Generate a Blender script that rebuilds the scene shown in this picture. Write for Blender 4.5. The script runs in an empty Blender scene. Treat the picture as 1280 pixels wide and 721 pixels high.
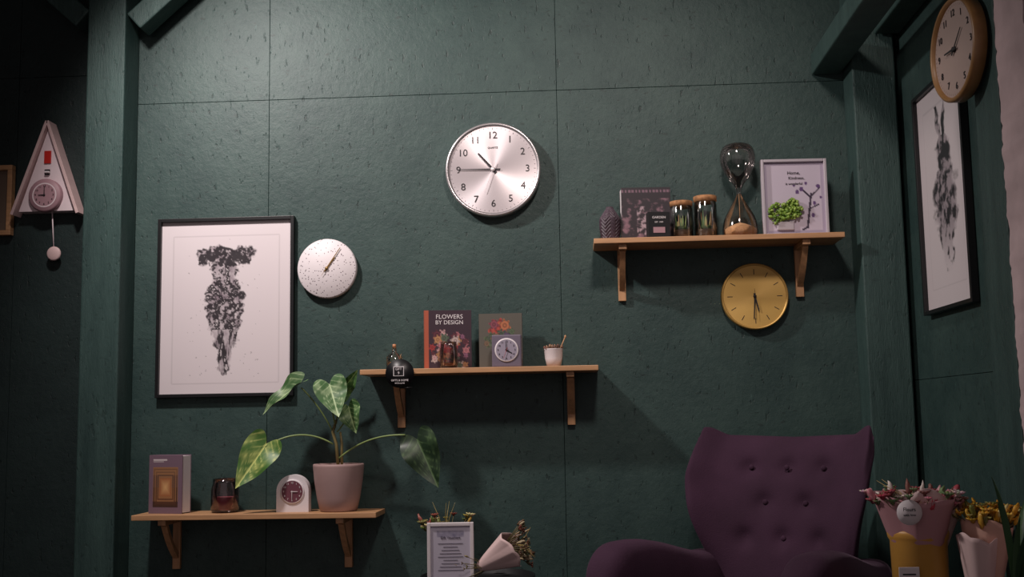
import bpy, bmesh, math, random
from mathutils import Matrix, Vector, noise
random.seed(7)
pi=math.pi
sc=bpy.context.scene

# ------------------------------------------------------------ materials
def lin(c):
    if isinstance(c,str):
        c=c.lstrip('#'); c=[int(c[i:i+2],16)/255 for i in (0,2,4)]
    return tuple((x/12.92 if x<=.04045 else ((x+.055)/1.055)**2.4) for x in c)
MC={}
def mat(name,col='#808080',rough=.5,metal=0,var=.0,scale=8,bump=0,bscale=60,trans=0,sheen=0,attr=False,stretch=(1,1,1),aniso=0,spec=.5,emit=0,coat=0):
    if name in MC: return MC[name]
    m=bpy.data.materials.new(name); m.use_nodes=True; nt=m.node_tree; N=nt.nodes; L=nt.links
    b=N['Principled BSDF']; c=lin(col)
    b.inputs['Base Color'].default_value=(*c,1); b.inputs['Roughness'].default_value=rough
    b.inputs['Metallic'].default_value=metal; b.inputs['Transmission Weight'].default_value=trans
    b.inputs['Specular IOR Level'].default_value=spec
    b.inputs['Coat Weight'].default_value=coat
    if sheen:
        b.inputs['Sheen Weight'].default_value=sheen; b.inputs['Sheen Roughness'].default_value=.4
        b.inputs['Sheen Tint'].default_value=(*[min(1,x*2+.1) for x in c],1)
    tc=N.new('ShaderNodeTexCoord'); mp=N.new('ShaderNodeMapping'); mp.inputs['Scale'].default_value=stretch
    L.new(tc.outputs['Object'],mp.inputs[0])
    if attr:
        a=N.new('ShaderNodeAttribute'); a.attribute_name='Col'; L.new(a.outputs['Color'],b.inputs['Base Color'])
    elif var:
        n=N.new('ShaderNodeTexNoise'); n.inputs['Scale'].default_value=scale; n.inputs['Detail'].default_value=8
        L.new(mp.outputs[0],n.inputs['Vector'])
        r=N.new('ShaderNodeValToRGB'); r.color_ramp.elements[0].position=.3; r.color_ramp.elements[1].position=.7
        r.color_ramp.elements[0].color=(*[x*(1-var) for x in c],1); r.color_ramp.elements[1].color=(*[min(1,x*(1+var)) for x in c],1)
        L.new(n.outputs['Fac'],r.inputs[0]); L.new(r.outputs[0],b.inputs['Base Color'])
    if bump:
        n2=N.new('ShaderNodeTexNoise'); n2.inputs['Scale'].default_value=bscale; n2.inputs['Detail'].default_value=6
        L.new(mp.outputs[0],n2.inputs['Vector'])
        bp=N.new('ShaderNodeBump'); bp.inputs['Strength'].default_value=bump; bp.inputs['Distance'].default_value=.003
        L.new(n2.outputs['Fac'],bp.inputs['Height']); L.new(bp.outputs[0],b.inputs['Normal'])
    if aniso:
        b.inputs['Anisotropic'].default_value=aniso
        t=N.new('ShaderNodeTangent'); t.direction_type='RADIAL'; t.axis='Y'; L.new(t.outputs[0],b.inputs['Tangent'])
    MC[name]=m; return m
def thinglass(name,tint,refl=.9):
    m=bpy.data.materials.new(name); m.use_nodes=True; nt=m.node_tree; N=nt.nodes; L=nt.links
    N.remove(N['Principled BSDF']); out=[n for n in N if n.type=='OUTPUT_MATERIAL'][0]
    tr=N.new('ShaderNodeBsdfTransparent'); tr.inputs[0].default_value=(*tint,1)
    gl=N.new('ShaderNodeBsdfGlossy'); gl.inputs['Roughness'].default_value=.08; gl.inputs[0].default_value=(1,1,1,1)
    lw=N.new('ShaderNodeLayerWeight'); lw.inputs[0].default_value=.35
    mu=N.new('ShaderNodeMath'); mu.operation='MULTIPLY'; mu.inputs[1].default_value=refl; L.new(lw.outputs['Fresnel'],mu.inputs[0])
    mx=N.new('ShaderNodeMixShader'); L.new(mu.outputs[0],mx.inputs[0]); L.new(tr.outputs[0],mx.inputs[1]); L.new(gl.outputs[0],mx.inputs[2]); L.new(mx.outputs[0],out.inputs[0])
    return m

def wallmat(name,c0,c1,grain=(1,1,1),strong=1.0):
    m=bpy.data.materials.new(name); m.use_nodes=True; nt=m.node_tree; N=nt.nodes; L=nt.links; b=N['Principled BSDF']
    tc=N.new('ShaderNodeTexCoord')
    def mapped(sc_,rot=(0,0,0)):
        mp=N.new('ShaderNodeMapping'); mp.inputs['Scale'].default_value=sc_; mp.inputs['Rotation'].default_value=rot; L.new(tc.outputs['Object'],mp.inputs[0]); return mp
    mp=mapped(grain)
    n=N.new('ShaderNodeTexNoise'); n.inputs['Scale'].default_value=2.4; n.inputs['Detail'].default_value=14; n.inputs['Roughness'].default_value=.80; L.new(mp.outputs[0],n.inputs['Vector'])
    r=N.new('ShaderNodeValToRGB'); r.color_ramp.elements[0].position=.34; r.color_ramp.elements[1].position=.66
    r.color_ramp.elements[0].color=(*lin(c0),1); r.color_ramp.elements[1].color=(*lin(c1),1); L.new(n.outputs['Fac'],r.inputs[0])
    # short strand edges of painted chipboard : dark and pale nicks in two directions
    cur=r.outputs[0]; hts=[]
    for (s_,ro,p0,p1,val) in (((1,1,.35),(0,.5,0),.63,.70,.58),((.4,1,1),(0,.25,0),.63,.70,.62),((1,1,.5),(0,-.4,0),.675,.74,1.4)):
        mq=mapped(s_,ro); v=N.new('ShaderNodeTexNoise'); v.inputs['Scale'].default_value=64; v.inputs['Detail'].default_value=3; L.new(mq.outputs[0],v.inputs['Vector'])
        r2=N.new('ShaderNodeValToRGB'); e=r2.color_ramp.elements; e[0].position=p0; e[0].color=(1,1,1,1); e[1].position=p1; e[1].color=(val,val,val,1)
        L.new(v.outputs['Fac'],r2.inputs[0])
        mx=N.new('ShaderNodeMix'); mx.data_type='RGBA'; mx.blend_type='MULTIPLY'; mx.inputs['Factor'].default_value=strong
        L.new(cur,mx.inputs['A']); L.new(r2.outputs[0],mx.inputs['B']); cur=mx.outputs['Result']; hts.append(r2.outputs[0])
    L.new(cur,b.inputs['Base Color'])
    b.inputs['Roughness'].default_value=.52; b.inputs['Specular IOR Level'].default_value=.4
    f=N.new('ShaderNodeTexNoise'); f.inputs['Scale'].default_value=34; f.inputs['Detail'].default_value=8; f.inputs['Roughness'].default_value=.7; L.new(mp.outputs[0],f.inputs['Vector'])
    ad=N.new('ShaderNodeMath'); ad.operation='ADD'; L.new(f.outputs['Fac'],ad.inputs[0]); L.new(hts[0],ad.inputs[1])
    bp=N.new('ShaderNodeBump'); bp.inputs['Strength'].default_value=.55; bp.inputs['Distance'].default_value=.005
    L.new(ad.outputs[0],bp.inputs['Height']); L.new(bp.outputs[0],b.inputs['Normal'])
    return m
M_wall=wallmat('painted_board_green','#233938','#3a4f4b')
M_wall_shade=wallmat('painted_board_shaded','#192626','#243332')  # darker copy of the green board, shade of the recess put into its colour
M_beam=wallmat('painted_timber_green','#2a403e','#405854',(6,6,.8),.5)
M_dark=mat('gap_dark','#0d1514',.9)
M_wood=mat('pine_oiled','#bd9068',.45,var=.2,scale=6,stretch=(1,8,8),bump=.1)
M_woodv=mat('pine_bracket','#bd9068',.5,var=.2,scale=8,stretch=(8,8,1),bump=.1)
M_black=mat('black_satin','#0f0f12',.4)
M_blk2=mat('black_matte','#141317',.8)
M_print=mat('print_ink','#ffffff',.55,attr=True)
M_print_g=mat('print_glazed','#ffffff',.3,attr=True,coat=.3)
M_paper=mat('paper_white','#e0d8da',.8)
M_white=mat('white_lacquer','#e2dadd',.4)
M_glass=thinglass('clear_glass',(.95,.96,.95))
M_glassd=thinglass('smoky_glass',(.92,.87,.86))
M_text=mat('ink_dark','#18161a',.6)
M_textw=mat('ink_white','#e6dfe1',.6)
M_vc=mat('plant_colour','#ffffff',.45,attr=True)
M_cork=mat('cork','#a87850',.8,var=.35,scale=70)

# ------------------------------------------------------------ mesh builder
I4=Matrix.Identity(4)
def T(x,y,z): return Matrix.Translation((x,y,z))
def Rz(a): return Matrix.Rotation(math.radians(a),4,'Z')
def Rx(a): return Matrix.Rotation(math.radians(a),4,'X')
def Ry(a): return Matrix.Rotation(math.radians(a),4,'Y')
class MB:
    def __init__(s): s.V=[];s.F=[];s.MI=[];s.S=[];s.C=[];s.mats=[]
    def add(s,vs,fs,m,smooth=False,mtx=I4,cols=None):
        if m not in s.mats: s.mats.append(m)
        mi=s.mats.index(m); o=len(s.V)
        for i,v in enumerate(vs):
            s.V.append(mtx@Vector(v)); c=cols[i] if cols else (1,1,1); s.C.append((c[0],c[1],c[2],1))
        for f in fs: s.F.append([i+o for i in f]); s.MI.append(mi); s.S.append(smooth)
    def box(s,c,d,m,bev=0,mtx=I4,seg=2,col=None):
        bm=bmesh.new(); bmesh.ops.create_cube(bm,size=1)
        for v in bm.verts: v.co=Vector((v.co.x*d[0],v.co.y*d[1],v.co.z*d[2]))
        if bev: bmesh.ops.bevel(bm,geom=bm.edges[:],offset=bev,segments=seg,profile=.5,affect='EDGES')
        vs=[(v.co+Vector(c)) for v in bm.verts]; fs=[[v.index for v in f.verts] for f in bm.faces]
        bm.free(); s.add(vs,fs,m,False,mtx,[col]*len(vs) if col else None)
    def lathe(s,prof,m,c=(0,0,0),axis='Z',seg=48,smooth=True,mtx=I4,wob=None,closed=False,col=None):
        vs=[];rings=[]
        for k,(r,h) in enumerate(prof):
            n=1 if r<1e-6 else seg; ring=[]
            for i in range(n):
                a=2*pi*i/seg; rr=r; hh=h
                if wob: rr,hh=wob(k,a,r,h)
                p=(rr*math.cos(a),rr*math.sin(a),hh) if axis=='Z' else (rr*math.cos(a),-hh,rr*math.sin(a))
                ring.append(len(vs)); vs.append((p[0]+c[0],p[1]+c[1],p[2]+c[2]))
            rings.append(ring)
        fs=[]
        pairs=list(zip(rings,rings[1:]))
        if closed: pairs.append((rings[-1],rings[0]))
        for a,b in pairs:
            if len(a)==1 and len(b)==1: continue
            for i in range(seg):
                j=(i+1)%seg
                if len(a)==1: fs.append([a[0],b[i],b[j]])
                elif len(b)==1: fs.append([a[i],a[j],b[0]])
                else: fs.append([a[i],a[j],b[j],b[i]])
        s.add(vs,fs,m,smooth,mtx,[col]*len(vs) if col else None)
    def tube(s,pts,rad,m,seg=10,mtx=I4,col=None):
        pts=[Vector(p) for p in pts]; n=len(pts)
        if not isinstance(rad,(list,tuple)): rad=[rad]*n
        vs=[];fs=[];up=None
        for i,p in enumerate(pts):
            t=(pts[min(i+1,n-1)]-pts[max(i-1,0)]).normalized()
            if up is None:
                up=t.orthogonal().normalized()
            up=(up-t*up.dot(t)).normalized(); b=t.cross(up)
            for k in range(seg):
                a=2*pi*k/seg; vs.append(p+(up*math.cos(a)+b*math.sin(a))*rad[i])
        for i in range(n-1):
            for k in range(seg):
                j=(k+1)%seg; fs.append([i*seg+k,i*seg+j,(i+1)*seg+j,(i+1)*seg+k])
        fs.append(list(range(seg))[::-1]); fs.append([(n-1)*seg+k for k in range(seg)])
        s.add(vs,fs,m,True,mtx,[col]*len(vs) if col else None)
    def blob(s,c,r,m,sub=2,jit=0,mtx=I4,col=None,rot=None):
        bm=bmesh.new(); bmesh.ops.create_icosphere(bm,subdivisions=sub,radius=1)
        if not isinstance(r,(list,tuple)): r=(r,r,r)
        vs=[]
        for v in bm.verts:
            k=1+jit*noise.noise(v.co*2.3+Vector(c)*40)
            p=Vector((v.co.x*r[0]*k,v.co.y*r[1]*k,v.co.z*r[2]*k))
            if rot: p=rot@p
            vs.append(p+Vector(c))
        fs=[[v.index for v in f.verts] for f in bm.faces]; bm.free()
        s.add(vs,fs,m,True,mtx,[col]*len(vs) if col else None)
    def grid(s,nu,nv,fn,m,smooth=True,mtx=I4,cf=None):
        vs=[];cs=[]
        for j in range(nv+1):
            for i in range(nu+1):
                u=i/nu;v=j/nv; vs.append(fn(u,v)); cs.append(cf(u,v) if cf else (1,1,1))
        fs=[[j*(nu+1)+i,j*(nu+1)+i+1,(j+1)*(nu+1)+i+1,(j+1)*(nu+1)+i] for j in range(nv) for i in range(nu)]
        s.add(vs,fs,m,smooth,mtx,cs)
    def printp(s,cx,y,cz,w,h,nx,nz,cf,m=None,mtx=I4):
        # flat print facing -Y ; cf(u,v) u 0..1 left-right, v 0..1 top-down
        s.grid(nx,nz,lambda u,v:(cx+(u-.5)*w,y,cz+(.5-v)*h),m or M_print,False,mtx,cf)
    def text(s,t,c,size,m,mtx=I4,align='CENTER',ext=.0006):
        cu=bpy.data.curves.new('t','FONT'); cu.body=t; cu.size=size; cu.align_x=align; cu.align_y='CENTER'; cu.extrude=ext; cu.resolution_u=3
        o=bpy.data.objects.new('t',cu); sc.collection.objects.link(o)
        dg=bpy.context.evaluated_depsgraph_get(); me=bpy.data.meshes.new_from_object(o.evaluated_get(dg))
        q=mtx@T(*c)@Rx(90)
        s.add([v.co.copy() for v in me.vertices],[list(p.vertices) for p in me.polygons],m,False,q)
        bpy.data.objects.remove(o); bpy.data.curves.remove(cu); bpy.data.meshes.remove(me)
    def build(s,name,loc=(0,0,0),rz=0,rot=None,recalc=True,subsurf=0):
        me=bpy.data.meshes.new(name); me.from_pydata([tuple(v) for v in s.V],[],s.F)
        for m in s.mats: me.materials.append(m)
        me.polygons.foreach_set('material_index',s.MI); me.polygons.foreach_set('use_smooth',s.S)
        a=me.color_attributes.new('Col','FLOAT_COLOR','POINT'); a.data.foreach_set('color',[x for c in s.C for x in c])
        if recalc:
            bm=bmesh.new(); bm.from_mesh(me); bmesh.ops.recalc_face_normals(bm,faces=bm.faces[:]); bm.to_mesh(me); bm.free()
        me.update()
        o=bpy.data.objects.new(name,me); sc.collection.objects.link(o); o.location=loc
        o.rotation_euler=rot if rot else (0,0,math.radians(rz))
        if subsurf:
            md=o.modifiers.new('sub','SUBSURF'); md.levels=subsurf; md.render_levels=subsurf
        return o
def sm(a,b,x):
    t=max(0,min(1,(x-a)/(b-a))); return t*t*(3-2*t)
def cl(x): return max(0,min(1,x))
def fb(x,y,z=0,o=5): return noise.fractal(Vector((x,y,z)),.8,2.0,o)
def mixc(a,b,t): return tuple(a[i]*(1-t)+b[i]*t for i in range(3))

# ------------------------------------------------------------ room
def boxes(name,lst,m):
    b=MB()
    for (x0,x1,y0,y1,z0,z1) in lst: b.box(((x0+x1)/2,(y0+y1)/2,(z0+z1)/2),(x1-x0,y1-y0,z1-z0),m,.001,seg=1)
    return b
g=.0008
wb=MB()
xs=[-3.0,-2.29,-1.86,-1.235,-.06,1.11,1.265]
for a,b_ in zip(xs,xs[1:]):
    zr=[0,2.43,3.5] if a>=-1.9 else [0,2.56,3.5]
    for z0,z1 in zip(zr,zr[1:]): wb.box(((a+b_)/2,.007,(z0+z1)/2),(b_-a-2*g,.014,z1-z0-2*g),M_wall if a>-1.9 else M_wall_shade,.0008,seg=1)  # boards left of the post get the copy with shade in the colour
wb.box((-.87,.06,1.75),(4.26,.08,3.5),M_dark); wb.build('wall_back')
lst=[(1.265,1.279,-1.5+g,-.0,0,1.235-g),(1.265,1.279,-1.5,0,1.235+g,3.5),(1.265,1.279,-4.0,-1.5-g,0,3.5)]
wr=boxes('w',lst,M_wall); wr.box((1.32,-2,1.75),(.08,4,3.5),M_dark); wr.build('wall_right')
wl=boxes('w',[(-3.014,-3.0,-4,0,0,3.5)],M_wall_shade); wl.build('wall_left')
M_floor=mat('floor_boards','#4a3a30',.5,var=.3,scale=3,stretch=(10,1,1))
fl=MB()
for i in range(28): fl.box((-2.93+i*.155,-2.2,-.02),(.152,4.5,.04),M_floor,.002)
fl.build('floor')
ce=MB(); ce.box((-.87,-2,3.53),(4.4,4.2,.06),M_blk2); ce.build('ceiling')
# posts / beams
def timber(name,x0,x1,y0,y1,z0,z1):
    b=MB(); b.box(((x0+x1)/2,(y0+y1)/2,(z0+z1)/2),(x1-x0,y1-y0,z1-z0),M_beam,.006); return b.build(name)
timber('timber_post',-1.937,-1.782,-.15,-.001,0,3.5)
timber('timber_post',1.078,1.24,-.15,-.001,0,3.5)
timber('timber_post',1.205,1.263,-1.24,-1.05,0,3.5)
timber('ceiling_beam',.955,1.07,-3.2,-.002,2.455,2.54)
timber('ceiling_beam',1.165,1.262,-3.2,-.16,2.56,2.70)
b=MB(); b.box((.30,0,0),(.60,.10,.085),M_beam,.006,mtx=Ry(-42)); b.build('timber_brace',(-1.755,-.09,2.735))
b=MB(); b.box((-.30,0,0),(.60,.10,.085),M_beam,.006,mtx=Ry(42)); b.build('timber_brace',(-1.965,-.09,2.755))
# pale rough plastered pillar
M_plaster=mat('plaster_pink','#c9b3b4',.9,var=.14,scale=9,bump=.8,bscale=30)
M_brick=mat('brick_red','#8a4038',.9,var=.3,scale=30,bump=.6)
b=MB()
def ed(z): return 1.203+.005*fb(3,z*14)+.003*fb(9,z*60)
b.grid(4,260,lambda u,v:(ed(v*3.5),-1.45+.2*u,v*3.5),M_plaster)
b.grid(6,260,lambda u,v:(ed(v*3.5)+u*.32,-1.45-.005*fb(u*5,v*30)*(u>0),v*3.5),M_plaster)
b.box((1.38,-1.34,1.75),(.31,.19,3.49),M_plaster)
for z in (1.93,1.99,1.36,1.40): b.box((1.203,-1.445,z),(.010,.012,.016),M_brick,.003)
b.build('plaster_pillar')

# ------------------------------------------------------------ shelves
def shelf(x0,x1,top,bx):
    b=MB(); w=x1-x0; cx=(x0+x1)/2
    b.box((0,-.1,-.010),(w,.198,.020),M_wood,.002)
    for x in bx:
        lx=x-cx
        b.box((lx,-.010,-.122),(.030,.018,.20),M_woodv,.002)
        b.box((lx,-.095,-.031),(.030,.17,.020),M_woodv,.002)
        n=10
        vs=[];fs=[]
        for i in range(n+1):
            t=i/n; y=-.014-.135*t; z=-.175+.135*t-.014*math.sin(pi*t)
            for (dx,dn) in ((-.011,-.009),(.011,-.009),(.011,.009),(-.011,.009)):
                vs.append((lx+dx,y+dn*.7,z+dn*.7))
        for i in range(n):
            for k in range(4):
                j=(k+1)%4; fs.append([i*4+k,i*4+j,(i+1)*4+j,(i+1)*4+k])
        fs.append([0,1,2,3]); fs.append([n*4+k for k in range(4)])
        b.add(vs,fs,M_woodv)
    return b.build('wall_shelf',(cx,-.001,top))
shelf(.071,1.007,1.79,(.180,.868))
shelf(-.824,.076,1.312,(-.695,-.03))
shelf(-1.696,-.764,.78,(-1.585,-.905))

# ------------------------------------------------------------ framed prints
PAP=lin('#ddd3d6')
def frame(name,w,h,cf,loc,rz=0,bw=.014,fm=None,nx=110,nz=150,d=.025,mato=.06,pm=None):
    b=MB(); fm=fm or M_black
    for sx in (-1,1): b.box((sx*(w-bw)/2,-d/2,0),(bw,d,h),fm,.0015)
    for sz in (-1,1): b.box((0,-d/2,sz*(h-bw)/2),(w-2*bw+.001,d,bw),fm,.0015)
    b.box((0,-.004,0),(w-bw,.006,h-bw),M_paper)
    b.printp(0,-.0095,0,w-2*bw+.002,h-2*bw+.002,nx,nz,cf,pm or M_print_g)
    return b.build(name,loc,rz)
INK=(.022,.018,.022); GREY=lin('#8c7e86')
def ink1(u,v):
    w,h=.529,.692; gx=(u-.5)*w/.00325; y=384+(v-.5)*h/.00325; x=gx+1.5
    c=PAP
    ex=abs(gx)
    if (abs(ex-66)<.8 and 296<y<478) or ((abs(y-296)<.8 or abs(y-478)<.8) and ex<66): c=tuple(k*.86 for k in c)
    # ragged brush-like outline
    wx=x+4*fb(x*.09,y*.09,31); wy=y+3*fb(x*.10,y*.10,37)
    hv=0
    if 298<y<345:      # wide ragged load on the head, sagging at both ends
        ax=abs(wx)
        top=309+2*math.sin(x*.17)+ (2 if ax>28 else 0)
        bot=330+ (4 if 18<ax<33 else 0)-(7 if ax>33 else 0)+3*fb(x*.2,3)
        hv=cl((wy-top)/3)*cl((bot-wy)/4)*cl((38-ax)/4)
    body=[(324,12),(334,17),(346,15),(353,18),(360,23),(370,26),(380,23),(390,25),(400,22),(408,22),(416,17),(425,14),(440,11),(452,8),(458,7),(463,9),(468,4)]
    if 324<=wy<468:
        hw=0
        for (a,wa),(b2,wb2) in zip(body,body[1:]):
            if a<=wy<=b2: hw=wa+(wb2-wa)*(wy-a)/(b2-a)
        hv=max(hv,cl((hw-abs(wx))/3))
    if hv>0:
        st=.15 if y<412 else .035
        n=fb(x*.16,y*st,5,7); n2=fb(x*.4,y*(.4 if y<412 else .07),11,5)
        c=mixc(c,GREY,cl(hv*(.6+.6*fb(x*.07,y*.06,17))))
        dark=.42 if y<334 else (.08 if y<352 else (.25 if y<412 else .14))
        d=sm(-.20,.16,n*.85+n2*.35+dark-.12)
        c=mixc(c,INK,d*cl(hv*1.6)*.96)
        if n>.55 and y>334: c=mixc(c,PAP,.7)
    elif 300<y<474 and abs(x)<46:
        n=fb(x*.25,y*.25,8)
        if n>.78: c=mixc(c,INK,.5)
    return c
frame('picture_frame',.557,.72,ink1,(-1.4025,-.002,1.5835),nx=200,nz=260)
def ink2(u,v):
    c=PAP; x=(u-.5)*2
    if (abs(abs(x)-.74)<.010 and .09<v<.91) or ((abs(v-.09)<.005 or abs(v-.91)<.005) and abs(x)<.74): c=tuple(k*.86 for k in c)
    hv=-1
    x=x+.10*fb(x*2.5,v*7,41)
    for ex,tilt in ((-.02,-.25),(.12,.22)):
        if .09<v<.27:
            cx=ex+tilt*(.27-v)*2; hwid=.10*math.sin(pi*(v-.07)/.22)
            hv=max(hv,1-(abs(x-cx)/max(hwid,.001))**2)
    pts=[(.24,.16),(.28,.34),(.33,.40),(.38,.32),(.41,.38),(.46,.54),(.53,.56),(.6,.50),(.68,.40),(.8,.24),(.86,.05)]
    for (a,wa),(b2,wb2) in zip(pts,pts[1:]):
        if a<=v<=b2:
            hw=wa+(wb2-wa)*(v-a)/(b2-a); hw*=1+.3*fb(x*2+4,v*9,3); hv=max(hv,cl((1-abs(x-.05)/hw)*3))
    if hv>0:
        n=fb(x*5,v*14,9,7); c=mixc(c,GREY,cl(hv)*.75*(1-sm(.6,.88,v)))
        d=sm(-.2,.22,n*.95+.08-.45*sm(.5,.85,v)); c=mixc(c,INK,d*cl(hv*1.5))
    return c
frame('picture_frame',.495,.79,ink2,(1.262,-.580,1.852),-90,nx=140,nz=200)
b=MB()
for z in (1.905,2.175): b.box((-2.42,-.02,z),(.26,.03,.02),M_wood,.002)
for x in (-2.54,-2.30): b.box((x,-.02,2.04),(.02,.03,.25),M_wood,.002)
b.printp(-2.42,-.012,2.04,.22,.25,6,6,lambda u,v:lin('#6b5a4c'))
b.build('picture_frame')

# ------------------------------------------------------------ clocks
def hand(b,ang,l0,l1,w,y,m,t=.0015,mtx=I4,taper=.5):
    a=math.radians(ang); d=Vector((math.sin(a),0,math.cos(a))); p=Vector((d.z,0,-d.x))
    vs=[]
    for yy in (y,y-t):
        for (l,ww) in ((-l0,w),(l1,w*taper)):
            for sg in (-1,1): vs.append(d*l+p*(sg*ww/2)+Vector((0,yy,0)))
    fs=[[0,1,3,2],[4,5,7,6],[0,1,5,4],[2,3,7,6],[0,2,6,4],[1,3,7,5]]
    b.add(vs,fs,m,False,mtx)
def tick(b,ang,r0,r1,w,y,m,mtx=I4):
    a=math.radians(ang); d=Vector((math.sin(a),0,math.cos(a))); p=Vector((d.z,0,-d.x))
    vs=[d*r+p*(sg*w/2)+Vector((0,y,0)) for r,sg in ((r0,-1),(r0,1),(r1,1),(r1,-1))]
    b.add(vs,[[0,1,2,3]],m,False,mtx)
def numbers(b,r,size,y,m,mtx=I4,step=1):
    for k in range(step,13,step):
        a=2*pi*k/12; b.text(str(k),(r*math.sin(a),y,r*math.cos(a)),size,m,mtx)
# large brushed silver clock
M_chrome=mat('chrome_rim','#d8d2d4',.28,metal=.8)
M_brush=mat('brushed_silver','#dfd6d9',.38,metal=.6,aniso=.75)
M_silver=mat('silver_hand','#e4dcde',.3,metal=.2)
b=MB(); R=.19
b.lathe([(0,0),(R-.004,0),(R,.006),(R,.040),(R-.004,.046),(R-.010,.046),(R-.014,.036),(0,.036)],M_chrome,axis='Y',seg=96)
b.lathe([(0,.0365),(R-.0145,.0365)],M_brush,axis='Y',seg=96)
numbers(b,.138,.040,-.0375,M_text)
for k in range(60): tick(b,k*6,.166 if k%5 else .162,.170,.0012,-.0372,M_text)
b.text('QUARTZ',(0,-.0375,.088),.010,M_text)
hand(b,319,.02,.088,.010,-.040,M_text); hand(b,271,.03,.135,.005,-.042,M_text,taper=.4); hand(b,200,.03,.10,.0012,-.044,M_silver)
b.lathe([(0,.0365),(.009,.0365),(.009,.046),(0,.046)],M_silver,axis='Y',seg=24)
b.build('wall_clock',(-.319,-.002,2.104))
# speckled terrazzo clock
mt=bpy.data.materials.new('terrazzo'); mt.use_nodes=True; N=mt.node_tree.nodes; L=mt.node_tree.links; bs=N['Principled BSDF']; bs.inputs['Roughness'].default_value=.5
tc=N.new('ShaderNodeTexCoord'); vo=N.new('ShaderNodeTexVoronoi'); vo.inputs['Scale'].default_value=95; vo.inputs['Randomness'].default_value=1
L.new(tc.outputs['Object'],vo.inputs['Vector']); rr=N.new('ShaderNodeValToRGB'); rr.color_ramp.interpolation='CONSTANT'
rr.color_ramp.elements[0].color=(*lin('#6d6268'),1); rr.color_ramp.elements[1].position=.21; rr.color_ramp.elements[1].color=(*lin('#e0d8db'),1)
L.new(vo.outputs['Distance'],rr.inputs[0]); L.new(rr.outputs[0],bs.inputs['Base Color'])
b=MB(); R=.119
b.lathe([(0,0),(R-.004,0),(R,.004),(R,.026),(R-.004,.030),(0,.030)],mt,axis='Y',seg=80)
M_brass=mat('brass','#a08050',.35,metal=.5); 
hand(b,38,.015,.055,.006,-.032,M_brass); hand(b,34,.015,.098,.005,-.034,M_brass); hand(b,214,.0,.035,.0015,-.036,M_brass)
b.lathe([(0,.03),(.006,.03),(.006,.038),(0,.038)],M_brass,axis='Y',seg=20)
b.build('wall_clock',(-.989,-.002,1.725))
# gold clock
M_gold=mat('gold_satin','#ccA45c',.4,metal=.5)
M_goldf=mat('gold_face','#d6ae62',.45,metal=.3,aniso=.4)
b=MB(); R=.129
b.lathe([(0,0),(R-.006,0),(R,.006),(R,.030),(R-.003,.034),(R-.006,.034),(R-.009,.028),(0,.028)],M_gold,axis='Y',seg=80)
b.lathe([(0,.0284),(R-.009,.0284)],M_goldf,axis='Y',seg=80)
for k in range(12): tick(b,k*30,.085,.106,.0028,-.0288,M_text)
hand(b,184,.012,.088,.005,-.031,M_text,taper=.8); hand(b,167,.012,.060,.006,-.033,M_text,taper=.8); hand(b,178,.03,.09,.001,-.034,M_text)
b.lathe([(0,.028),(.006,.028),(.006,.035),(0,.035)],M_text,axis='Y',seg=20)
b.build('wall_clock',(.691,-.002,1.573))
# wood rim clock on the side post
M_oak=mat('oak_rim','#8f6a42',.4,var=.25,scale=12)
M_face=mat('cream_face','#a8948c',.6,var=.05,scale=5)
b=MB(); R=.158
b.lathe([(0,.0),(R*.86,.0),(R*.95,.005),(R*.95,.04),(0,.04)],M_blk2,axis='Y',seg=72)
b.lathe([(R*.95,.012),(R,.016),(R,.050),(R-.006,.056),(R-.012,.054),(R-.015,.042),(R*.85,.01)],M_oak,axis='Y',seg=72)
b.lathe([(0,.0425),(R-.014,.0425)],M_face,axis='Y',seg=72)
numbers(b,.112,.030,-.044,M_text)
for k in range(60): tick(b,k*6,.132,.138,.001,-.0436,M_text)
hand(b,48,.02,.075,.006,-.047,M_text); hand(b,272,.02,.06,.008,-.049,M_text)
b.lathe([(0,.042),(.008,.042),(.008,.051),(0,.051)],M_text,axis='Y',seg=20)
b.build('wall_clock',(1.196,-1.06,2.197),-85)
# cuckoo clock
M_pink=mat('birch_pinkish','#d8bab8',.5,var=.06,scale=10,stretch=(1,1,6)); M_pinkd=mat('mauve_panel','#ac868e',.5); M_red=mat('red_paint','#c2261f',.4)
M_cw=mat('white_board','#e8d6da',.45)
b=MB()
W,Hh=.125,.355; dp=.07
b.add([(-W*.92,0,.0),(W*.92,0,.0),(0,0,Hh*.97),(-W*.92,-dp*.7,0),(W*.92,-dp*.7,0),(0,-dp*.7,Hh*.97)],[[0,1,2],[3,4,5],[0,1,4,3],[1,2,5,4],[0,2,5,3]],M_cw)
for sg in (-1,1):
    ang=math.degrees(math.atan2(Hh,W))
    L_=math.hypot(W,Hh)+.03
    b.box((0,0,0),(L_,dp,.012),M_pink,.001,mtx=T(sg*(W/2+.006),-dp/2,Hh/2+.0)@Ry(sg*ang))
b.box((0,-dp*.7-.003,.222),(.028,.006,.052),M_red,.001)
b.box((0,-dp*.7-.003,.160),(.022,.005,.022),M_black,.001); b.box((.004,-dp*.7-.012,.158),(.02,.014,.008),M_textw,.003)
b.box((0,-dp*.7-.002,.120),(.03,.004,.008),M_black)
b.lathe([(0,0),(.068,0),(.068,.016),(.062,.022),(0,.022)],M_pinkd,c=(0,-dp*.7,.062),axis='Y',seg=64)
b.lathe([(0,0),(.050,0)],M_cw,c=(0,-dp*.7-.0224,.062),axis='Y',seg=48)
b.lathe([(0,0),(.045,0)],M_pinkd,c=(0,-dp*.7-.0228,.062),axis='Y',seg=48)
mm=T(0,-dp*.7-.0235,.062); numbers(b,.037,.012,0,M_text,mm)
hand(b,0,.005,.035,.004,-.001,M_text,mtx=mm); hand(b,270,.005,.024,.004,-.002,M_text,mtx=mm)
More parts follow.
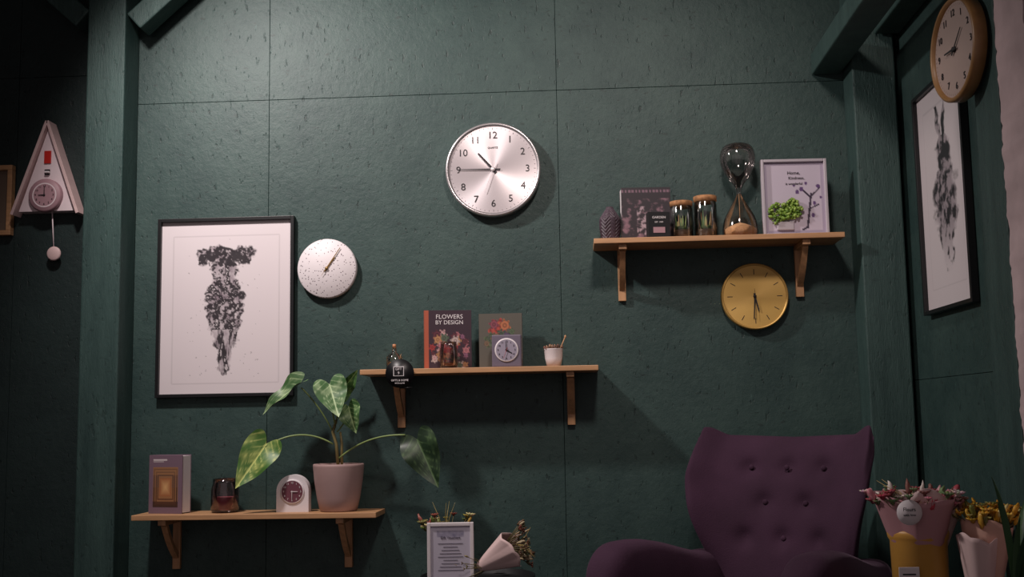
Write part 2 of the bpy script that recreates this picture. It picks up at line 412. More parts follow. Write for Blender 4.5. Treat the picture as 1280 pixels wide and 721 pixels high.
b.tube([(.015,-.03,.0),(.026,-.03,-.15)],.0025,M_cw)
b.lathe([(0,0),(.024,0),(.029,.004),(.029,.008),(.024,.012),(0,.012)],M_pink,c=(.027,-.024,-.172),axis='Y',seg=40)
b.build('cuckoo_clock',(-2.133,-.002,1.985))

# ------------------------------------------------------------ books
def book(name,w,h,t,cf,spine,loc,rz,back='#2a2226',title=None,spine_side=-1,nx=60,nz=80):
    b=MB(); ms=mat('spine_'+spine,spine,.55); mb=mat('cover_'+back,back,.5)
    b.box((0,0,h/2),(w-.006,t-.005,h-.008),M_paper,mtx=T(.0-spine_side*.002,0,0))
    b.box((0,-t/2,h/2),(w,.0025,h),mb,.0005); b.box((0,t/2,h/2),(w,.0025,h),mb,.0005)
    b.box((spine_side*(w/2-.001),0,h/2),(.003,t,h),ms,.0008)
    b.printp(0,-t/2-.0018,h/2,w-.001,h-.001,nx,nz,cf)
    if title:
        for (s_,zz,sz,m_) in title: b.text(s_,(0.006,-t/2-.0024,zz),sz,m_)
    return b.build(name,loc,rz)
rb=random.Random(3)
def florals(n,pal,ymin,ymax,rmin=.05,rmax=.13):
    return [(rb.uniform(.15,.9),rb.uniform(ymin,ymax),rb.uniform(rmin,rmax),lin(rb.choice(pal))) for _ in range(n)]
fl1=florals(44,['#b8747c','#a83a3c','#c8b2ac','#94607a','#c08a60','#64303c','#5d6a58','#cfa4a4'],.40,.95,.04,.10)
def cov_flor(bg,fls,bandc=None):
    bg=lin(bg)
    def f(u,v):
        c=bg
        if bandc and u<.09: return lin(bandc)
        for (x,y,r,cc) in fls:
            d=math.hypot(u-x,(v-y)*1.2)
            if d<r*(1+.25*math.sin(6*math.atan2(v-y,u-x)+x*20)): c=tuple(k*(.35+.65*abs(math.cos(d/r*5))) for k in cc)
        return c
    return f
book('flower_book',.182,.226,.035,cov_flor('#3a2733',fl1,'#b0583f'),'#b86044',(-.500,-.10,1.312),9,title=[('FLOWERS',.200,.024,M_textw),('BY DESIGN',.178,.022,M_textw)])
fl2=[(.45,.28,.2,lin('#b04a40')),(.6,.22,.12,lin('#b8704c')),(.35,.2,.1,lin('#8a4654')),(.62,.45,.14,lin('#5a4864')),(.3,.5,.16,lin('#5c6a50')),(.7,.7,.15,lin('#525e4c'))]+florals(16,['#5a6a50','#505c4c','#6e5c4c','#7c6450'],.3,.9)
book('art_book',.168,.212,.022,cov_flor('#5a564e',fl2),'#3a3834',(-.296,-.075,1.312),0)
def cov_room(u,v):
    c=lin('#7a6270')
    if .2<v<.9 and .12<u<.88:
        # perspective interior: lit columns around a doorway
        c=lin('#5a4038'); q=max(abs(u-.5)/.38,abs(v-.55)/.35)
        if q<.45: c=mixc(lin('#e0b078'),lin('#a0603c'),q/.45)
        elif v>.55 and abs(u-.5)/.38<q+.01: c=mixc(lin('#905c3c'),lin('#3a2822'),q)
        if q>=.45 and int(q*13)%2==0 and v<.8: c=mixc(c,lin('#c08a5c'),.5)
        if v<.34: c=mixc(c,lin('#a87850'),.4)
    if .07<v<.09 and .12<u<.55: c=lin('#d8cccc')
    if .11<v<.125 and .12<u<.45: c=lin('#c8bcbc')
    return c
book('interior_design_book',.150,.222,.055,cov_room,'#7d6470',(-1.583,-.105,.78),-15,back='#7a6270')
def cov_dark(u,v):
    c=lin('#2e262d')
    if v<.13: c=lin('#7a5e6c') if (u*14)%1<.6 and .04<v<.10 else c
    n=fb(u*5,v*6,4)
    if .2<v: c=mixc(c,lin('#94707c'),sm(.1,.6,n)*.8)
    if .3<u<.5 and .35<v<.9: c=mixc(c,lin('#b49ca4'),sm(-.1,.4,fb(u*9,v*9,8)))
    return c
book('boxed_gift_book',.190,.208,.055,cov_dark,'#2a2026',(.275,-.085,1.79),4,spine_side=1)
b=MB(); b.box((0,0,.05),(.085,.04,.10),M_blk2,.002); b.text('GARDEN',(0,-.0212,.078),.013,M_textw); b.text('EST. 1989',(0,-.0212,.060),.008,M_textw)
b.box((0,-.0212,.030),(.045,.001,.022),M_pinkd); b.build('small_gift_box',(.318,-.155,1.79),6)

# ------------------------------------------------------------ right shelf things
M_sculpt=mat('dark_carved_wood','#4a3c46',.5,var=.3,scale=20,bump=.3)
b=MB()
prof=[(0,0),(.026,0),(.031,.006)]+[(.031+.009*math.sin(pi*min(1,t*.9+.05))-.018*max(0,t-.68)/.32,.006+.124*t) for t in [i/60 for i in range(61)]]+[(.014,.137),(0,.139)]
def wobs(k,a,r,h):
    s=(a/(2*pi)*6)%1; chev=abs(s-.5)*2
    return (r*(1+.06*math.sin(2*pi*(h/.014+chev*1.6))*(0 if h>.13 or h<.004 else 1)),h)
b.lathe(prof,M_sculpt,seg=96,wob=wobs)
b.build('carved_wood_vase',(.137,-.10,1.79))
M_moss=mat('moss','#4c5c34',.9,var=.5,scale=60); M_sand=mat('sand','#d8b082',.95,var=.15,scale=200); M_soil=mat('gravel','#8a6e58',.9,var=.4,scale=90)
def terrarium(w,h,loc,seed):
    b=MB(); r=w/2; rd=random.Random(seed)
    b.lathe([(0,0),(r*.92,0),(r,.006),(r,h*.80),(r*.93,h*.85),(r*.93,h*.87),(r*.86,h*.87),(r*.86,h*.84),(r*.94,h*.79),(r*.94,.012),(r*.85,.008),(0,.008)],M_glass,seg=48)
    b.lathe([(0,h*.84),(r*.84,h*.84),(r*.84,h*.872),(r*1.0,h*.875),(r*1.02,h*.99),(r*.96,h),(0,h)],M_cork,seg=40)
    b.lathe([(0,.0095),(r*.86,.010),(r*.9,.03),(r*.7,.038),(0,.042)],M_soil,seg=32)
    for i in range(14):
        a=rd.uniform(0,6.28); q=rd.uniform(0,r*.55); b.blob((q*math.cos(a),q*math.sin(a),.045),(rd.uniform(.008,.014),)*3,M_moss,1,jit=.6)
    for i in range(30):
        a=rd.uniform(0,6.28); q=rd.uniform(0,r*.4); hh=rd.uniform(.35,.68)*h; x,y=q*math.cos(a),q*math.sin(a); k=1+rd.uniform(.1,.6)
        cc=lin(rd.choice(['#8faf6c','#6f8f5c','#aaba7a','#c0986c']))
        b.tube([(x,y,.035),(x*k,y*k,hh*.6),(x*k*1.2,y*k*1.2,hh)],[.0026,.0024,.0006],M_vc,5,col=cc)
    b.build('terrarium_jar',loc)
terrarium(.088,.150,(.412,-.10,1.79),1); terrarium(.088,.168,(.505,-.10,1.79),2)
# hourglass
b=MB(); K=1.065
po=[(0,0),(.058,0),(.066,.012),(.067,.035),(.058,.075),(.036,.115),(.016,.148),(.008,.166),(.010,.178),(.022,.200),(.046,.232),(.064,.268),(.068,.300),(.060,.330),(.040,.346),(0,.350)]
def smooth_prof(p,n=4):
    out=[]
    for i in range(len(p)-1):
        p0=p[max(i-1,0)];p1=p[i];p2=p[i+1];p3=p[min(i+2,len(p)-1)]
        for k in range(n):
            f=k/n; out.append(tuple(max(0,.5*((2*p1[j])+(-p0[j]+p2[j])*f+(2*p0[j]-5*p1[j]+4*p2[j]-p3[j])*f*f+(-p0[j]+3*p1[j]-3*p2[j]+p3[j])*f**3)) for j in (0,1)))
    out.append(p[-1]); out[0]=p[0]; return out
po=[(r,z*K) for r,z in smooth_prof(po)]
b.lathe(po,M_glassd,seg=56)
b.lathe([(0,.0075),(.052,.0075),(.061,.016),(.0625,.034),(.050,.044),(.022,.056),(0,.063)],M_sand,seg=48)
b.tube([(0,0,.060),(0,0,.175)],.0008,M_sand,5)
b.build('hourglass',(.636,-.10,1.79))
# framed moss art
def mossart(u,v):
    c=lin('#c2b7c6')
    if u<.05 or u>.95 or v<.04 or v>.96: c=lin('#a89cb0')
    def seg(x0,y0,x1,y1,w):
        dx,dy=x1-x0,y1-y0; t=max(0,min(1,((u-x0)*dx+(v-y0)*dy)/(dx*dx+dy*dy))); return math.hypot(u-x0-t*dx,v-y0-t*dy)<w
    if seg(.70,.92,.78,.45,.018) or seg(.78,.5,.62,.38,.013) or seg(.78,.48,.93,.36,.010) or seg(.74,.66,.9,.6,.01) or seg(.70,.92,.62,.95,.014): c=lin('#33283c')
    for (x,y,r) in ((.62,.38,.035),(.55,.42,.03),(.9,.34,.03),(.83,.58,.028),(.7,.3,.022),(.94,.5,.02),(.5,.33,.02),(.8,.75,.03)):
        if math.hypot(u-x,v-y)<r: c=lin('#5b3e70')
    return c
o=MB(); w,h=.250,.298; bw=.011
M_fr=mat('silver_white_frame','#c4bcc4',.4,metal=.3)
for sx in (-1,1): o.box((sx*(w-bw)/2,-.01,h/2),(bw,.022,h),M_fr,.002)
for sz in (0,1): o.box((0,-.01,bw/2+sz*(h-bw)),(w-2*bw,.022,bw),M_fr,.002)
o.box((0,-.003,h/2),(w-bw,.008,h-bw),M_white)
o.printp(0,-.0085,h/2,w-2*bw,h-2*bw,70,84,mossart)
o.text('Home,',(-.0,-.0095,.245),.018,M_text); o.text('Kindness,',(.01,-.0095,.225),.016,M_text); o.text('is wonderful',(.0,-.0095,.203),.013,M_text)
rd=random.Random(4)
for i in range(300):
    u,v=rd.uniform(-1,1),rd.uniform(-1,1)
    if u*u+v*v>1: continue
    o.blob((-.040+u*.060+.02*v,-.014-rd.uniform(0,.014),.095+v*.040+.008*math.sin(u*5)),rd.uniform(.004,.008),M_vc,1,jit=.8,col=lin(rd.choice(['#6c8c2c','#7d9c3a','#4f7022','#8fa84e'])))
o.box((-.040,-.014,.040),(.065,.01,.034),M_fr,.003)
o.build('moss_art_frame',(.842,-.115,1.79),2)

# ------------------------------------------------------------ middle shelf things
def jar(name,r,h,loc,liq,lh,lidm=None,lidh=.0,neck=.8,gm=None):
    b=MB()
    b.lathe([(0,0),(r*.85,0),(r,.008),(r,h*.7),(r*neck,h*.85),(r*neck,h),(r*neck-.003,h),(r*neck-.003,h*.85),(r-.003,h*.69),(r-.003,.012),(r*.8,.007),(0,.007)],gm or M_glassd,seg=40)
    if liq: b.lathe([(0,.0085),(r*.8,.0085),(r-.0045,.014),(r-.0045,lh),(0,lh)],liq,seg=40)
    if lidm: b.lathe([(0,h+.0005),(r*neck+.003,h+.0005),(r*neck+.003,h+lidh),(0,h+lidh)],lidm,seg=40)
    return b.build(name,loc)
M_wax=mat('wine_wax','#9a5058',.5); M_amber=mat('amber_liquid','#c0855c',.3)
jar('candle_jar',.053,.128,(-1.368,-.10,.78),M_wax,.058,None,0,.88,gm=thinglass('wine_glass',(.88,.78,.80)))
jar('glass_candle_holder',.034,.10,(-.49,-.16,1.312),M_amber,.02,None,0,.9,gm=thinglass('blush_glass',(.96,.90,.89)))
M_mauve=mat('mauve_body','#6c6272',.55)
b=MB(); b.box((0,0,.061),(.112,.035,.122),M_mauve,.004)
b.lathe([(0,0),(.045,0),(.045,.003),(.042,.004),(0,.004)],M_white,c=(0,-.0175,.064),axis='Y',seg=56)
b.lathe([(0,0),(.040,0)],mat('lilac_face','#9a92a2',.5),c=(0,-.0218,.064),axis='Y',seg=56)
mm=T(0,-.0224,.064); numbers(b,.032,.010,0,M_text,mm); hand(b,120,.005,.024,.004,-.001,M_text,mtx=mm); hand(b,355,.005,.032,.003,-.002,M_text,mtx=mm); hand(b,200,.01,.034,.001,-.003,M_red,mtx=mm)
b.build('table_clock',(-.268,-.16,1.312))
b=MB()
b.lathe([(0,0),(.026,0),(.033,.03),(.036,.066),(.037,.068),(.034,.068),(.031,.055),(0,.055)],M_white,seg=40)
rd=random.Random(9)
for i in range(46):
    a=rd.uniform(0,6.28); q=rd.uniform(.004,.036); b.blob((q*math.cos(a),q*math.sin(a),.068+rd.uniform(-.004,.012)),(.004,.004,.008),M_vc,1,col=lin(rd.choice(['#6a4a3c','#8a5a4c','#a88468','#4e3c34'])))
b.tube([(.02,0,.055),(.045,-.002,.112)],.0022,M_wood,6); b.blob((.046,-.002,.114),(.005,.003,.007),M_woodv,1)
b.build('potted_succulent',(-.092,-.12,1.312))
b=MB()
b.lathe([(0,0),(.028,0),(.031,.008),(.031,.05),(.012,.065),(.009,.07),(.009,.085),(.006,.085),(.006,.068),(.027,.048),(.027,.01),(0,.006)],M_glass,seg=36)
b.lathe([(0,.008),(.026,.008),(.026,.03),(0,.03)],M_amber,seg=30)
b.lathe([(0,.085),(.007,.085),(.007,.098),(0,.1)],M_amber,seg=24)
b.build('glass_bottle',(-.705,-.12,1.312))
b=MB()
b.lathe([(0,0),(.054,0),(.054,.002),(0,.002)],M_black,axis='Y',seg=56)
b.box((-.004,-.0028,.008),(.040,.0012,.036),M_textw,.0003); b.box((-.004,-.0034,.008),(.035,.0012,.031),M_black)
b.text('GIFT',(-.004,-.0044,.016),.012,M_textw); b.text('9',(-.004,-.0044,.001),.014,M_textw); b.text('GIFTS & HOME',(0,-.0026,-.026),.010,M_textw); b.text('WITH LOVE',(0,-.0026,-.037),.007,M_textw)
b.tube([(0,.0,.05),(.002,.012,.07),(.0,.04,.075)],.0008,M_wood,5)
b.tube([(0,.003,-.054),(.045,.003,-.054)],.003,M_black,6)
b.build('hang_tag',(-.668,-.222,1.294))

# ------------------------------------------------------------ left shelf: arch clock, plant
b=MB(); w=.062; hs=.078
prof=[(-w,0)]+[(w*math.cos(pi-pi*i/24),hs+w*math.sin(pi*i/24)) for i in range(25)]+[(w,0)]
n=len(prof); vs=[(x,-.022,z) for x,z in prof]+[(x,.022,z) for x,z in prof]
b.add(vs,[list(range(n)),[n+i for i in range(n)][::-1]]+[[i,(i+1)%n,n+(i+1)%n,n+i] for i in range(n)],M_white)
M_wine=mat('wine_face','#6a3a46',.5)
b.lathe([(0,0),(.046,0),(.046,.004),(.043,.005),(0,.005)],M_white,c=(0,-.022,.077),axis='Y',seg=56)
b.lathe([(0,0),(.041,0)],M_wine,c=(0,-.0275,.077),axis='Y',seg=56)
mm=T(0,-.0282,.077); numbers(b,.033,.010,0,M_textw,mm); hand(b,90,.004,.022,.003,-.001,M_textw,mtx=mm); hand(b,180,.004,.03,.002,-.002,M_textw,mtx=mm)
b.build('table_clock',(-1.097,-.11,.78))

HEART=[(0,-.04),(.10,-.17),(.24,-.24),(.38,-.18),(.46,-.02),(.47,.16),(.40,.40),(.28,.63),(.14,.84),(.04,.97),(0,1.03)]
def heart_half(t):
    k=t*(len(HEART)-1); i=min(int(k),len(HEART)-2); f=k-i
    p0=HEART[max(i-1,0)];p1=HEART[i];p2=HEART[i+1];p3=HEART[min(i+2,len(HEART)-1)]
    return tuple(.5*((2*p1[j])+(-p0[j]+p2[j])*f+(2*p0[j]-5*p1[j]+4*p2[j]-p3[j])*f*f+(-p0[j]+3*p1[j]-3*p2[j]+p3[j])*f**3) for j in (0,1))
def leaf(b,base,tip,nrm,wid,fold=.25,droop=.15,c0='#35602c',c1='#86a860',seed=0):
    base=Vector(base);tip=Vector(tip); d=tip-base; Ln=d.length; d.normalize(); nrm=Vector(nrm); nrm=(nrm-d*nrm.dot(d)).normalized(); sdir=d.cross(nrm)
    n=34; R_=22; vs=[];cs=[];fs=[]
    out=[heart_half(i/n) for i in range(n+1)]+[(-x,y) for x,y in [heart_half(i/n) for i in range(n-1,0,-1)]]
    c0=lin(c0);c1=lin(c1)
    K=len(out)
    for r in range(R_+1):
        q=r/R_
        for i,(x,y) in enumerate(out):
            X=x*q;Y=y*q
            zz=fold*abs(X)*1.0-droop*Y*Y+.06*math.sin(9*Y+seed)*abs(X)*2+.05*math.sin(7*Y+3*seed)*(X>0)*abs(X)*2
            vs.append(base+d*(Y*Ln)+sdir*(X*Ln*wid)+nrm*(zz*Ln))
            vein=abs(((Y-abs(X)*.75)*5.5)%1-.5)*2
            t=.75*sm(.74,1,vein)+ (.95 if abs(X)<.022 else 0)+.6*(fb(X*4+seed,Y*4,seed)+.12)
            cs.append(mixc(c0,c1,max(0,min(1,t))))
    for r in range(R_):
        for i in range(K):
            j=(i+1)%K; fs.append([r*K+i,r*K+j,(r+1)*K+j,(r+1)*K+i])
    b.add(vs,fs,M_vc,True,I4,cs)
def bez(p0,p1,p2,n=14):
    p0,p1,p2=map(Vector,(p0,p1,p2)); return [(1-t)**2*p0+2*t*(1-t)*p1+t*t*p2 for t in [i/n for i in range(n+1)]]
M_pot=mat('clay_pot_mauve','#a88b88',.55,var=.06,scale=10)
b=MB()
b.lathe([(0,0),(.066,0),(.072,.006),(.082,.05),(.092,.115),(.097,.168),(.097,.176),(.094,.178),(.089,.176),(.086,.150),(0,.150)],M_pot,seg=64)
b.lathe([(0,.152),(.085,.152)],M_soil,seg=32)
k=.0031
def pp(px,py,y=0): return ((px-424)*k,y,.178+(584-py)*k)
stem=lin('#7d7048'); pet=lin('#7f9358')
b.tube([(0,0,.15),pp(421,560,.0),pp(417,545,-.005),pp(421,530,0)],[.007,.006,.006,.005],M_vc,10,col=stem)
b.tube([(.012,.0,.15),pp(428,560,0),pp(426,545,0)],[.006,.005,.004],M_vc,10,col=stem)
def petiole(*p,r=.003): b.tube(bez(*p),[r]*15,M_vc,8,col=pet)
petiole(pp(417,545),pp(400,510,-.02),pp(380,490,-.04))
leaf(b,pp(377,486,-.04),pp(333,518,-.07),(-.35,-.75,.65),.50,fold=.35,droop=.1,seed=1,c0='#3e6236',c1='#abc090')
petiole(pp(420,540),pp(417,515,-.02),pp(413,492,-.03))
leaf(b,pp(415,488,-.03),pp(430,528,-.08),(.1,-.95,.4),.95,fold=.35,droop=-.1,seed=2,c0='#44683c',c1='#b4c89c')
petiole(pp(421,535),pp(424,510,.01),pp(421,492,.02))
leaf(b,pp(423,496,.03),pp(448,472,.0),(.45,-.8,-.3),.75,fold=.3,droop=.15,seed=3)
petiole(pp(422,545),pp(432,535,0),pp(438,520,-.02))
leaf(b,pp(438,515,-.02),pp(447,546,-.04),(-.25,-.9,.3),1.0,fold=.3,droop=.1,seed=4,c0='#3e6236',c1='#a8c488')
b.tube(bez(pp(417,560),pp(378,535,-.03),pp(337,562,-.06)),[.0033]*15,M_vc,8,col=pet)
leaf(b,pp(337,560,-.06),pp(306,610,-.10),(.15,-.93,.3),.80,fold=.25,droop=-.05,seed=5,c0='#4c7434',c1='#c4cc78')
b.tube(bez(pp(424,578),pp(460,548,-.03),pp(510,550,-.06)),[.0033]*15,M_vc,8,col=pet)
leaf(b,pp(526,558,-.06),pp(551,612,-.09),(-.15,-.9,.25),.82,fold=.3,droop=.0,seed=6,c0='#1c301d',c1='#4c6440')
b.build('potted_anthurium',(-.925,-.105,.7805))

# ------------------------------------------------------------ round side table with sign and bouquets
b=MB()
b.lathe([(0,0),(.185,0),(.195,.004),(.198,.012),(.198,.030),(.194,.030),(.192,.012),(0,.010)],M_black,seg=72)
b.lathe([(0,-.556),(.14,-.556),(.14,-.545),(.02,-.535),(.016,-.52),(.016,0),(0,0)],M_black,seg=40)
b.build('side_table',(-.362,-.47,.556))
TZ=.567
b=MB(); w,h=.158,.200
for sx in (-1,1): b.box((sx*(w-.012)/2,0,h/2),(.012,.018,h),M_white,.002)
for sz in (0,1): b.box((0,0,.006+sz*(h-.012)),(w-.024,.018,.012),M_white,.002)
def sign(u,v):
    c=lin('#c2bccc')
    if v<.22 and abs(u-.5)<.34 and v>.08: c=mixc(lin('#77738f'),c,.4+.4*fb(u*9,v*9))
    return c
b.box((0,.003,h/2),(w-.02,.006,h-.02),M_white); b.printp(0,-.004,h/2,w-.022,h-.022,40,50,sign)
M_gtxt=mat('ink_grey','#5c5668',.6)
for i in range(9): b.box((0,-.0048,.130-i*.011),(.085-.012*((i*7)%4),.0006,.0016),M_gtxt)
b.text('Gift Vouchers',(0,-.0048,.150),.012,M_gtxt)
b.build('framed_sign',(-.447,-.54,TZ+.004),4)
def flowers(b,c,n,spread,cols,seed,up=(0,0,1),ln=.06,size=.01,grass=0,gcol='#c8b070',disc=1.0):
    rd=random.Random(seed); c=Vector(c); up=Vector(up).normalized(); s1=up.orthogonal().normalized(); s2=up.cross(s1)
    for i in range(n):
        a=rd.uniform(0,6.28); q=spread*math.sqrt(rd.random()); dirv=(up+ (s1*math.cos(a)+s2*math.sin(a))*q/spread*.6).normalized()
        p0=c+(s1*math.cos(a)+s2*math.sin(a))*q*.4-up*.03; p1=p0+dirv*(ln+.03)*rd.uniform(.7,1.15)+(s1*math.cos(a)+s2*math.sin(a))*q*.5
        b.tube([p0,p1],.0012,M_vc,5,col=lin('#6a6040'))
        cc=lin(rd.choice(cols)); sz=size*rd.uniform(.6,1.3); kind=rd.random()
        if kind<.6:
            for k_ in range(9):
                aa=2*pi*k_/9; e=(s1*math.cos(aa)+s2*math.sin(aa)); rot=(e+dirv*.7).to_track_quat('Z','Y').to_matrix()
                b.blob(p1+(e+dirv*.7).normalized()*sz*.7,(sz*.45,sz*.18,sz*.8),M_vc,1,rot=rot,col=tuple(x*rd.uniform(.7,1.1) for x in cc))
            b.blob(p1,sz*.45,M_vc,1,col=tuple(x*.5 for x in cc))
        else:
            rot=dirv.to_track_quat('Z','Y').to_matrix()
            b.blob(p1,(sz*.5,sz*.5,sz*1.5),M_vc,2,jit=.9,rot=rot,col=cc)
    for i in range(grass):
        a=rd.uniform(0,6.28); e=(s1*math.cos(a)+s2*math.sin(a)); p0=c; p1=c+up*ln+e*spread*.5; p2=c+up*ln*1.6+e*spread*1.1
        b.tube([p0,p1,p2],[.0015,.0015,.0004],M_vc,5,col=lin(gcol))
def wrap(b,base,top,r0,r1,m,seed=0,ruf=.18,jag=.08):
    base=Vector(base);top=Vector(top);ax=(top-base).normalized(); q=ax.to_track_quat('Z','Y').to_matrix().to_4x4(); Ln=(top-base).length
    def wb_(k_,a,r,h):
        t=h/Ln
        fold=abs(((a*7/(2*pi)+seed*.3)%1)-.5)*2-.5
        return (r*(1+ruf*t*(.5*math.sin(3*a+seed)+.6*fold)), h+Ln*jag*t*t*(math.sin(2*a+seed)+.5*abs(math.sin(3.5*a+seed))))
    prof=[(r0+(r1-r0)*(t**.9),Ln*t) for t in [i/14 for i in range(15)]]
    prof=[(0,0)]+prof+[(r-.0015,h) for r,h in reversed(prof)]
    b.lathe(prof,m,seg=96,mtx=T(*base)@q,wob=wb_)
M_pap1=mat('wrap_dusty_pink','#b8888e',.7,bump=.3,bscale=20); M_pap2=mat('wrap_blush','#dcc0be',.7,bump=.3,bscale=20); M_kraft=mat('wrap_peach','#cfa494',.75,bump=.3,bscale=20)
b=MB(); rnd=['#a08868','#6a503c','#5d5838','#b0a080','#804a3c']
wrap(b,(-.075,-.02,.0),(.045,-.035,.065),.014,.064,M_pap2,1,.12,.10)
flowers(b,(.055,-.02,.075),46,.05,rnd,5,up=(1,-.1,.2),ln=.035,size=.009,grass=8)
flowers(b,(-.075,-.02,.0),14,.02,['#6a5a3c','#8a7a50'],6,up=(-1,-.1,.0),ln=.05,size=.005,grass=6,gcol='#a08a58')
b.build('wrapped_bouquet',(-.280,-.50,TZ+.050))
b=MB()
b.lathe([(0,0),(.03,0),(.034,.06),(.026,.11),(.023,.11),(.031,.06),(.027,.005),(0,.005)],M_white,seg=32)
flowers(b,(-.005,0,.12),26,.04,['#b8a850','#c8a048','#7a7038','#945044','#d0c090','#6a7838'],8,ln=.09,size=.012,grass=4,gcol='#988850')
b.build('dried_flower_vase',(-.475,-.42,TZ))

# ------------------------------------------------------------ plant stand with bouquets (right)
M_yel=mat('mustard_ceramic','#cc9848',.45,var=.12,scale=6)
SZ=.59
b=MB(); b.box((0,0,-.0125),(.31,.33,.025),M_blk2,.003)
for sx in (-1,1):
    for sy in (-1,1): b.box((sx*.14,sy*.15,-.305),(.022,.022,.56),M_blk2,.002)
b.build('plant_stand',(1.018,-1.195,SZ))
b=MB()
b.lathe([(0,0),(.068,0),(.074,.006),(.077,.17),(.082,.178),(.084,.190),(.082,.202),(.077,.202),(.073,.17),(.069,.01),(0,.01)],M_yel,seg=56)
wrap(b,(0,0,.05),(0,0,.29),.03,.118,M_pap1,2,.14,.07)
wrap(b,(.01,.0,.05),(.015,.01,.28),.025,.100,M_pap2,4,.14,.10)
flowers(b,(0,0,.24),110,.095,['#c89498','#e0c8c4','#a84a54','#789060','#906058','#d08490','#c8b080','#6c8454','#e8dcd4','#b83c4c'],11,ln=.060,size=.013,grass=3)
b.lathe([(0,0),(.034,0),(.034,.001),(0,.001)],M_white,c=(-.055,-.122,.257),axis='Y',seg=40)
b.text('Fleurs',(-.055,-.124,.265),.014,M_text); b.text('with love',(-.055,-.124,.250),.009,M_text)
b.box((-.055,-.088,.085),(.055,.002,.045),M_white,.001); b.box((-.055,-.0895,.088),(.035,.001,.004),M_text); b.box((-.055,-.0895,.078),(.025,.001,.003),M_text)
b.build('flower_bouquet_pot',(.943,-1.13,SZ))
b=MB()
wrap(b,(-.01,0,.0),(.01,0,.225),.03,.068,M_kraft,3,.10,.05)
wrap(b,(-.03,-.03,.0),(-.035,-.04,.19),.025,.052,M_pap2,6,.10,.06)
flowers(b,(.008,0,.21),110,.060,['#d8a030','#e0b044','#c08828','#80803c','#d8c480'],12,ln=.050,size=.012,grass=0)
b.build('yellow_bouquet',(1.098,-1.21,SZ))
b=MB(); b.lathe([(0,0),(.11,0),(.11,-.02),(.015,-.03),(.015,-.52),(.09,-.535),(.09,-.55),(0,-.55)],M_blk2,seg=40)
b.build('plant_stand',(1.03,-1.60,.55))
b=MB()
b.lathe([(0,0),(.045,0),(.058,.10),(.054,.10),(.045,.09),(0,.09)],M_blk2,seg=32)
rd=random.Random(2)
for i in range(13):
    a=rd.uniform(-1.9,1.9); l=rd.uniform(.24,.44); dx,dy=math.cos(a)*.4,math.sin(a)*.4
    pts=[Vector((dx*l*.6*t*t+.01*dx,dy*l*.4*t*t,.085+l*(t-.25*t*t))) for t in [j/10 for j in range(11)]]
    nrm=Vector((-dy,dx,0)).normalized(); vs=[];fs=[]
    for j,p in enumerate(pts):
        t=j/10; wd=.009*math.sin(pi*min(1,t*.85+.13))
        vs+= [p-nrm*wd,p+Vector((0,0,-.003)),p+nrm*wd]
    for j in range(10):
        for q in (0,1): fs.append([j*3+q,j*3+q+1,(j+1)*3+q+1,(j+1)*3+q])
    b.add(vs,fs,M_vc,True,I4,[lin(rd.choice(['#3f5a3c','#4c6a44','#38503a']))]*len(vs))
b.build('potted_grass_plant',(1.03,-1.60,.5505))

# ------------------------------------------------------------ armchair
M_vel=mat('aubergine_velvet','#40293b',.85,var=.2,scale=5,bump=.35,bscale=220,sheen=.45,spec=.2)
M_leg=mat('dark_leg','#2a1a14',.4)
b=MB()
tufts=[(x,z) for z,r in ((.93,(-.135,.0,.135)),(.81,(-.075,.075)),(.69,(-.135,0,.135))) for x in r]
def hw(v): return .250+.088*sm(.25,.85,v)-.010*sm(.9,1,v)
def bk(sgn):
    def f(a,c):
        u=math.sin((a-.5)*pi); v=math.sin(c*pi/2)
        ztop=1.048+.028*sm(.70,.92,abs(u))-.012*(1-abs(u))-.040*sm(.94,1,abs(u))
        z=.30+(ztop-.30)*v
        x=hw(v)*u
        My=.17*v-.17*abs(u)**3.2*sm(.2,.7,v)*(1-.35*sm(.8,1,v))
        th=.062*(max(0,1-abs(u)**6))**.5*(max(0,1-v**8))**.5
        y=My+sgn*th
        if sgn<0:
            for tx,tz in tufts:
                dd=((x-tx)**2+(z-tz)**2); y+=.022*math.exp(-dd/(2*.022**2))
            y-=.010*(1-u*u)*math.sin(pi*v)
        return (x,y,z)
    return f
b.grid(80,70,bk(-1),M_vel); b.grid(40,30,bk(1),M_vel)
for tx,tz in tufts:
    v=(tz-.30)/.75; b.blob((tx,.17*v-.062+.010,tz),(.010,.006,.010),M_vel,2)
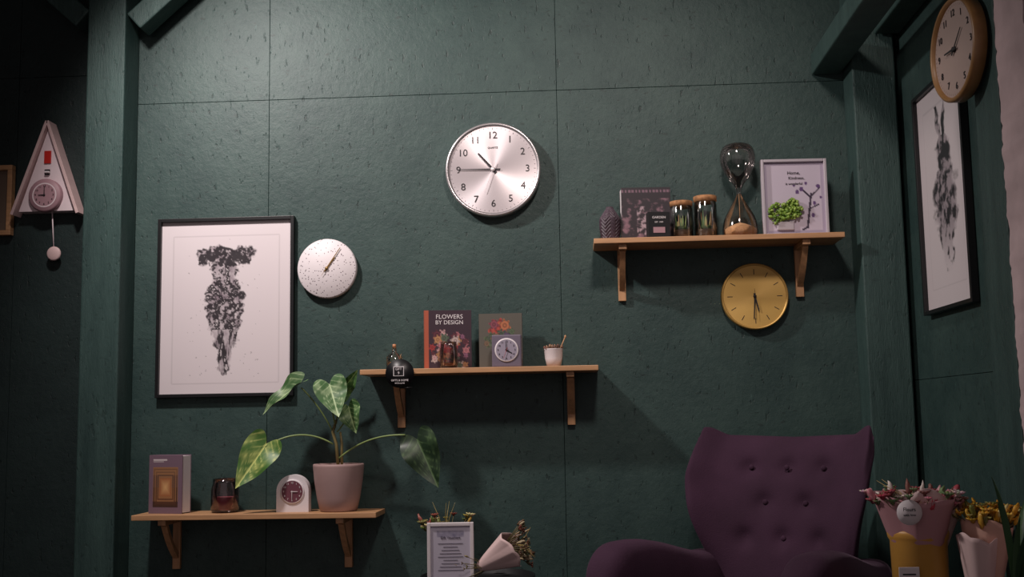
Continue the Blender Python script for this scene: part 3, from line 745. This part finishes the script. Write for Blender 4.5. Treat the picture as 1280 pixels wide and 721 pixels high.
for s in (-1,1):
    n=30
    ys=[.04-.69*i/n for i in range(n+1)]
    vs=[];fs=[];K=40
    for i,y in enumerate(ys):
        t=i/n; zt=.640+.075*sm(.05,.7,t)-.01*sm(.8,1,t); e=max(0,1-max(0,(t-.80)/.20)**2.2)**.5; e=max(e,.02) if i<n else .02
        cx=s*(.300+.030*sm(0,.7,t)); h0=.16; wB=.058
        for k_ in range(K):
            a=2*pi*k_/K; cs_,sn=math.cos(a),math.sin(a)
            px_=abs(cs_)**.6*(1 if cs_>0 else -1); pz=abs(sn)**.6*(1 if sn>0 else -1)
            zz=(h0+zt)/2+(zt-h0)/2*pz*(.55+.45*e)
            wt=wB+.035*sm(.35,.95,(zz-h0)/(zt-h0))
            vs.append((cx+px_*wt*(.3+.7*e),y,zz))
    for i in range(n):
        for k_ in range(K):
            j=(k_+1)%K; fs.append([i*K+k_,i*K+j,(i+1)*K+j,(i+1)*K+k_])
    fs.append(list(range(K))); fs.append([n*K+k_ for k_ in range(K)])
    b.add(vs,fs,M_vel,True)
b.box((0,-.29,.25),(.56,.60,.17),M_vel,.03,seg=4)
b.box((0,-.32,.40),(.50,.58,.15),M_vel,.05,seg=5)
for sx in (-1,1):
    for yy in (-.56,.03): b.lathe([(0,0),(.013,0),(.024,.17),(0,.17)],M_leg,c=(sx*.26,yy,0),seg=20)
b.build('wing_armchair',(.675,-.43,0),-34)

# ------------------------------------------------------------ lights
def spot(name,loc,tgt,e,size,cone,blend,col):
    l=bpy.data.lights.new(name,'SPOT'); l.energy=e; l.shadow_soft_size=size; l.spot_size=math.radians(cone); l.spot_blend=blend; l.color=col
    o=bpy.data.objects.new(name,l); sc.collection.objects.link(o); o.location=loc
    o.rotation_euler=(Vector(tgt)-Vector(loc)).to_track_quat('-Z','Y').to_euler(); return o
spot('ceiling_spot_key',(-1.6,-1.15,3.05),(-.5,0,1.5),175,.07,120,.85,(1,.90,.87))
spot('ceiling_spot_fill',(.2,-2.2,3.3),(.15,0,1.7),130,.15,74,1.0,(1,.86,.80))
w=bpy.data.worlds.new('w'); sc.world=w; w.use_nodes=True
w.node_tree.nodes['Background'].inputs[0].default_value=(.86,.70,.71,1); w.node_tree.nodes['Background'].inputs[1].default_value=.33

# ------------------------------------------------------------ camera
cam=bpy.data.cameras.new('cam'); co=bpy.data.objects.new('camera',cam); sc.collection.objects.link(co)
cam.sensor_width=36; cam.lens=1400/1280*36
Rm=Matrix.Rotation(math.radians(3.3),4,'Z')@Matrix.Rotation(math.radians(96.6),4,'X')@Matrix.Rotation(math.radians(-1.0),4,'Z')
co.matrix_world=T(0,-4.4,1.12)@Rm
sc.camera=co
sc.view_settings.view_transform='Standard'
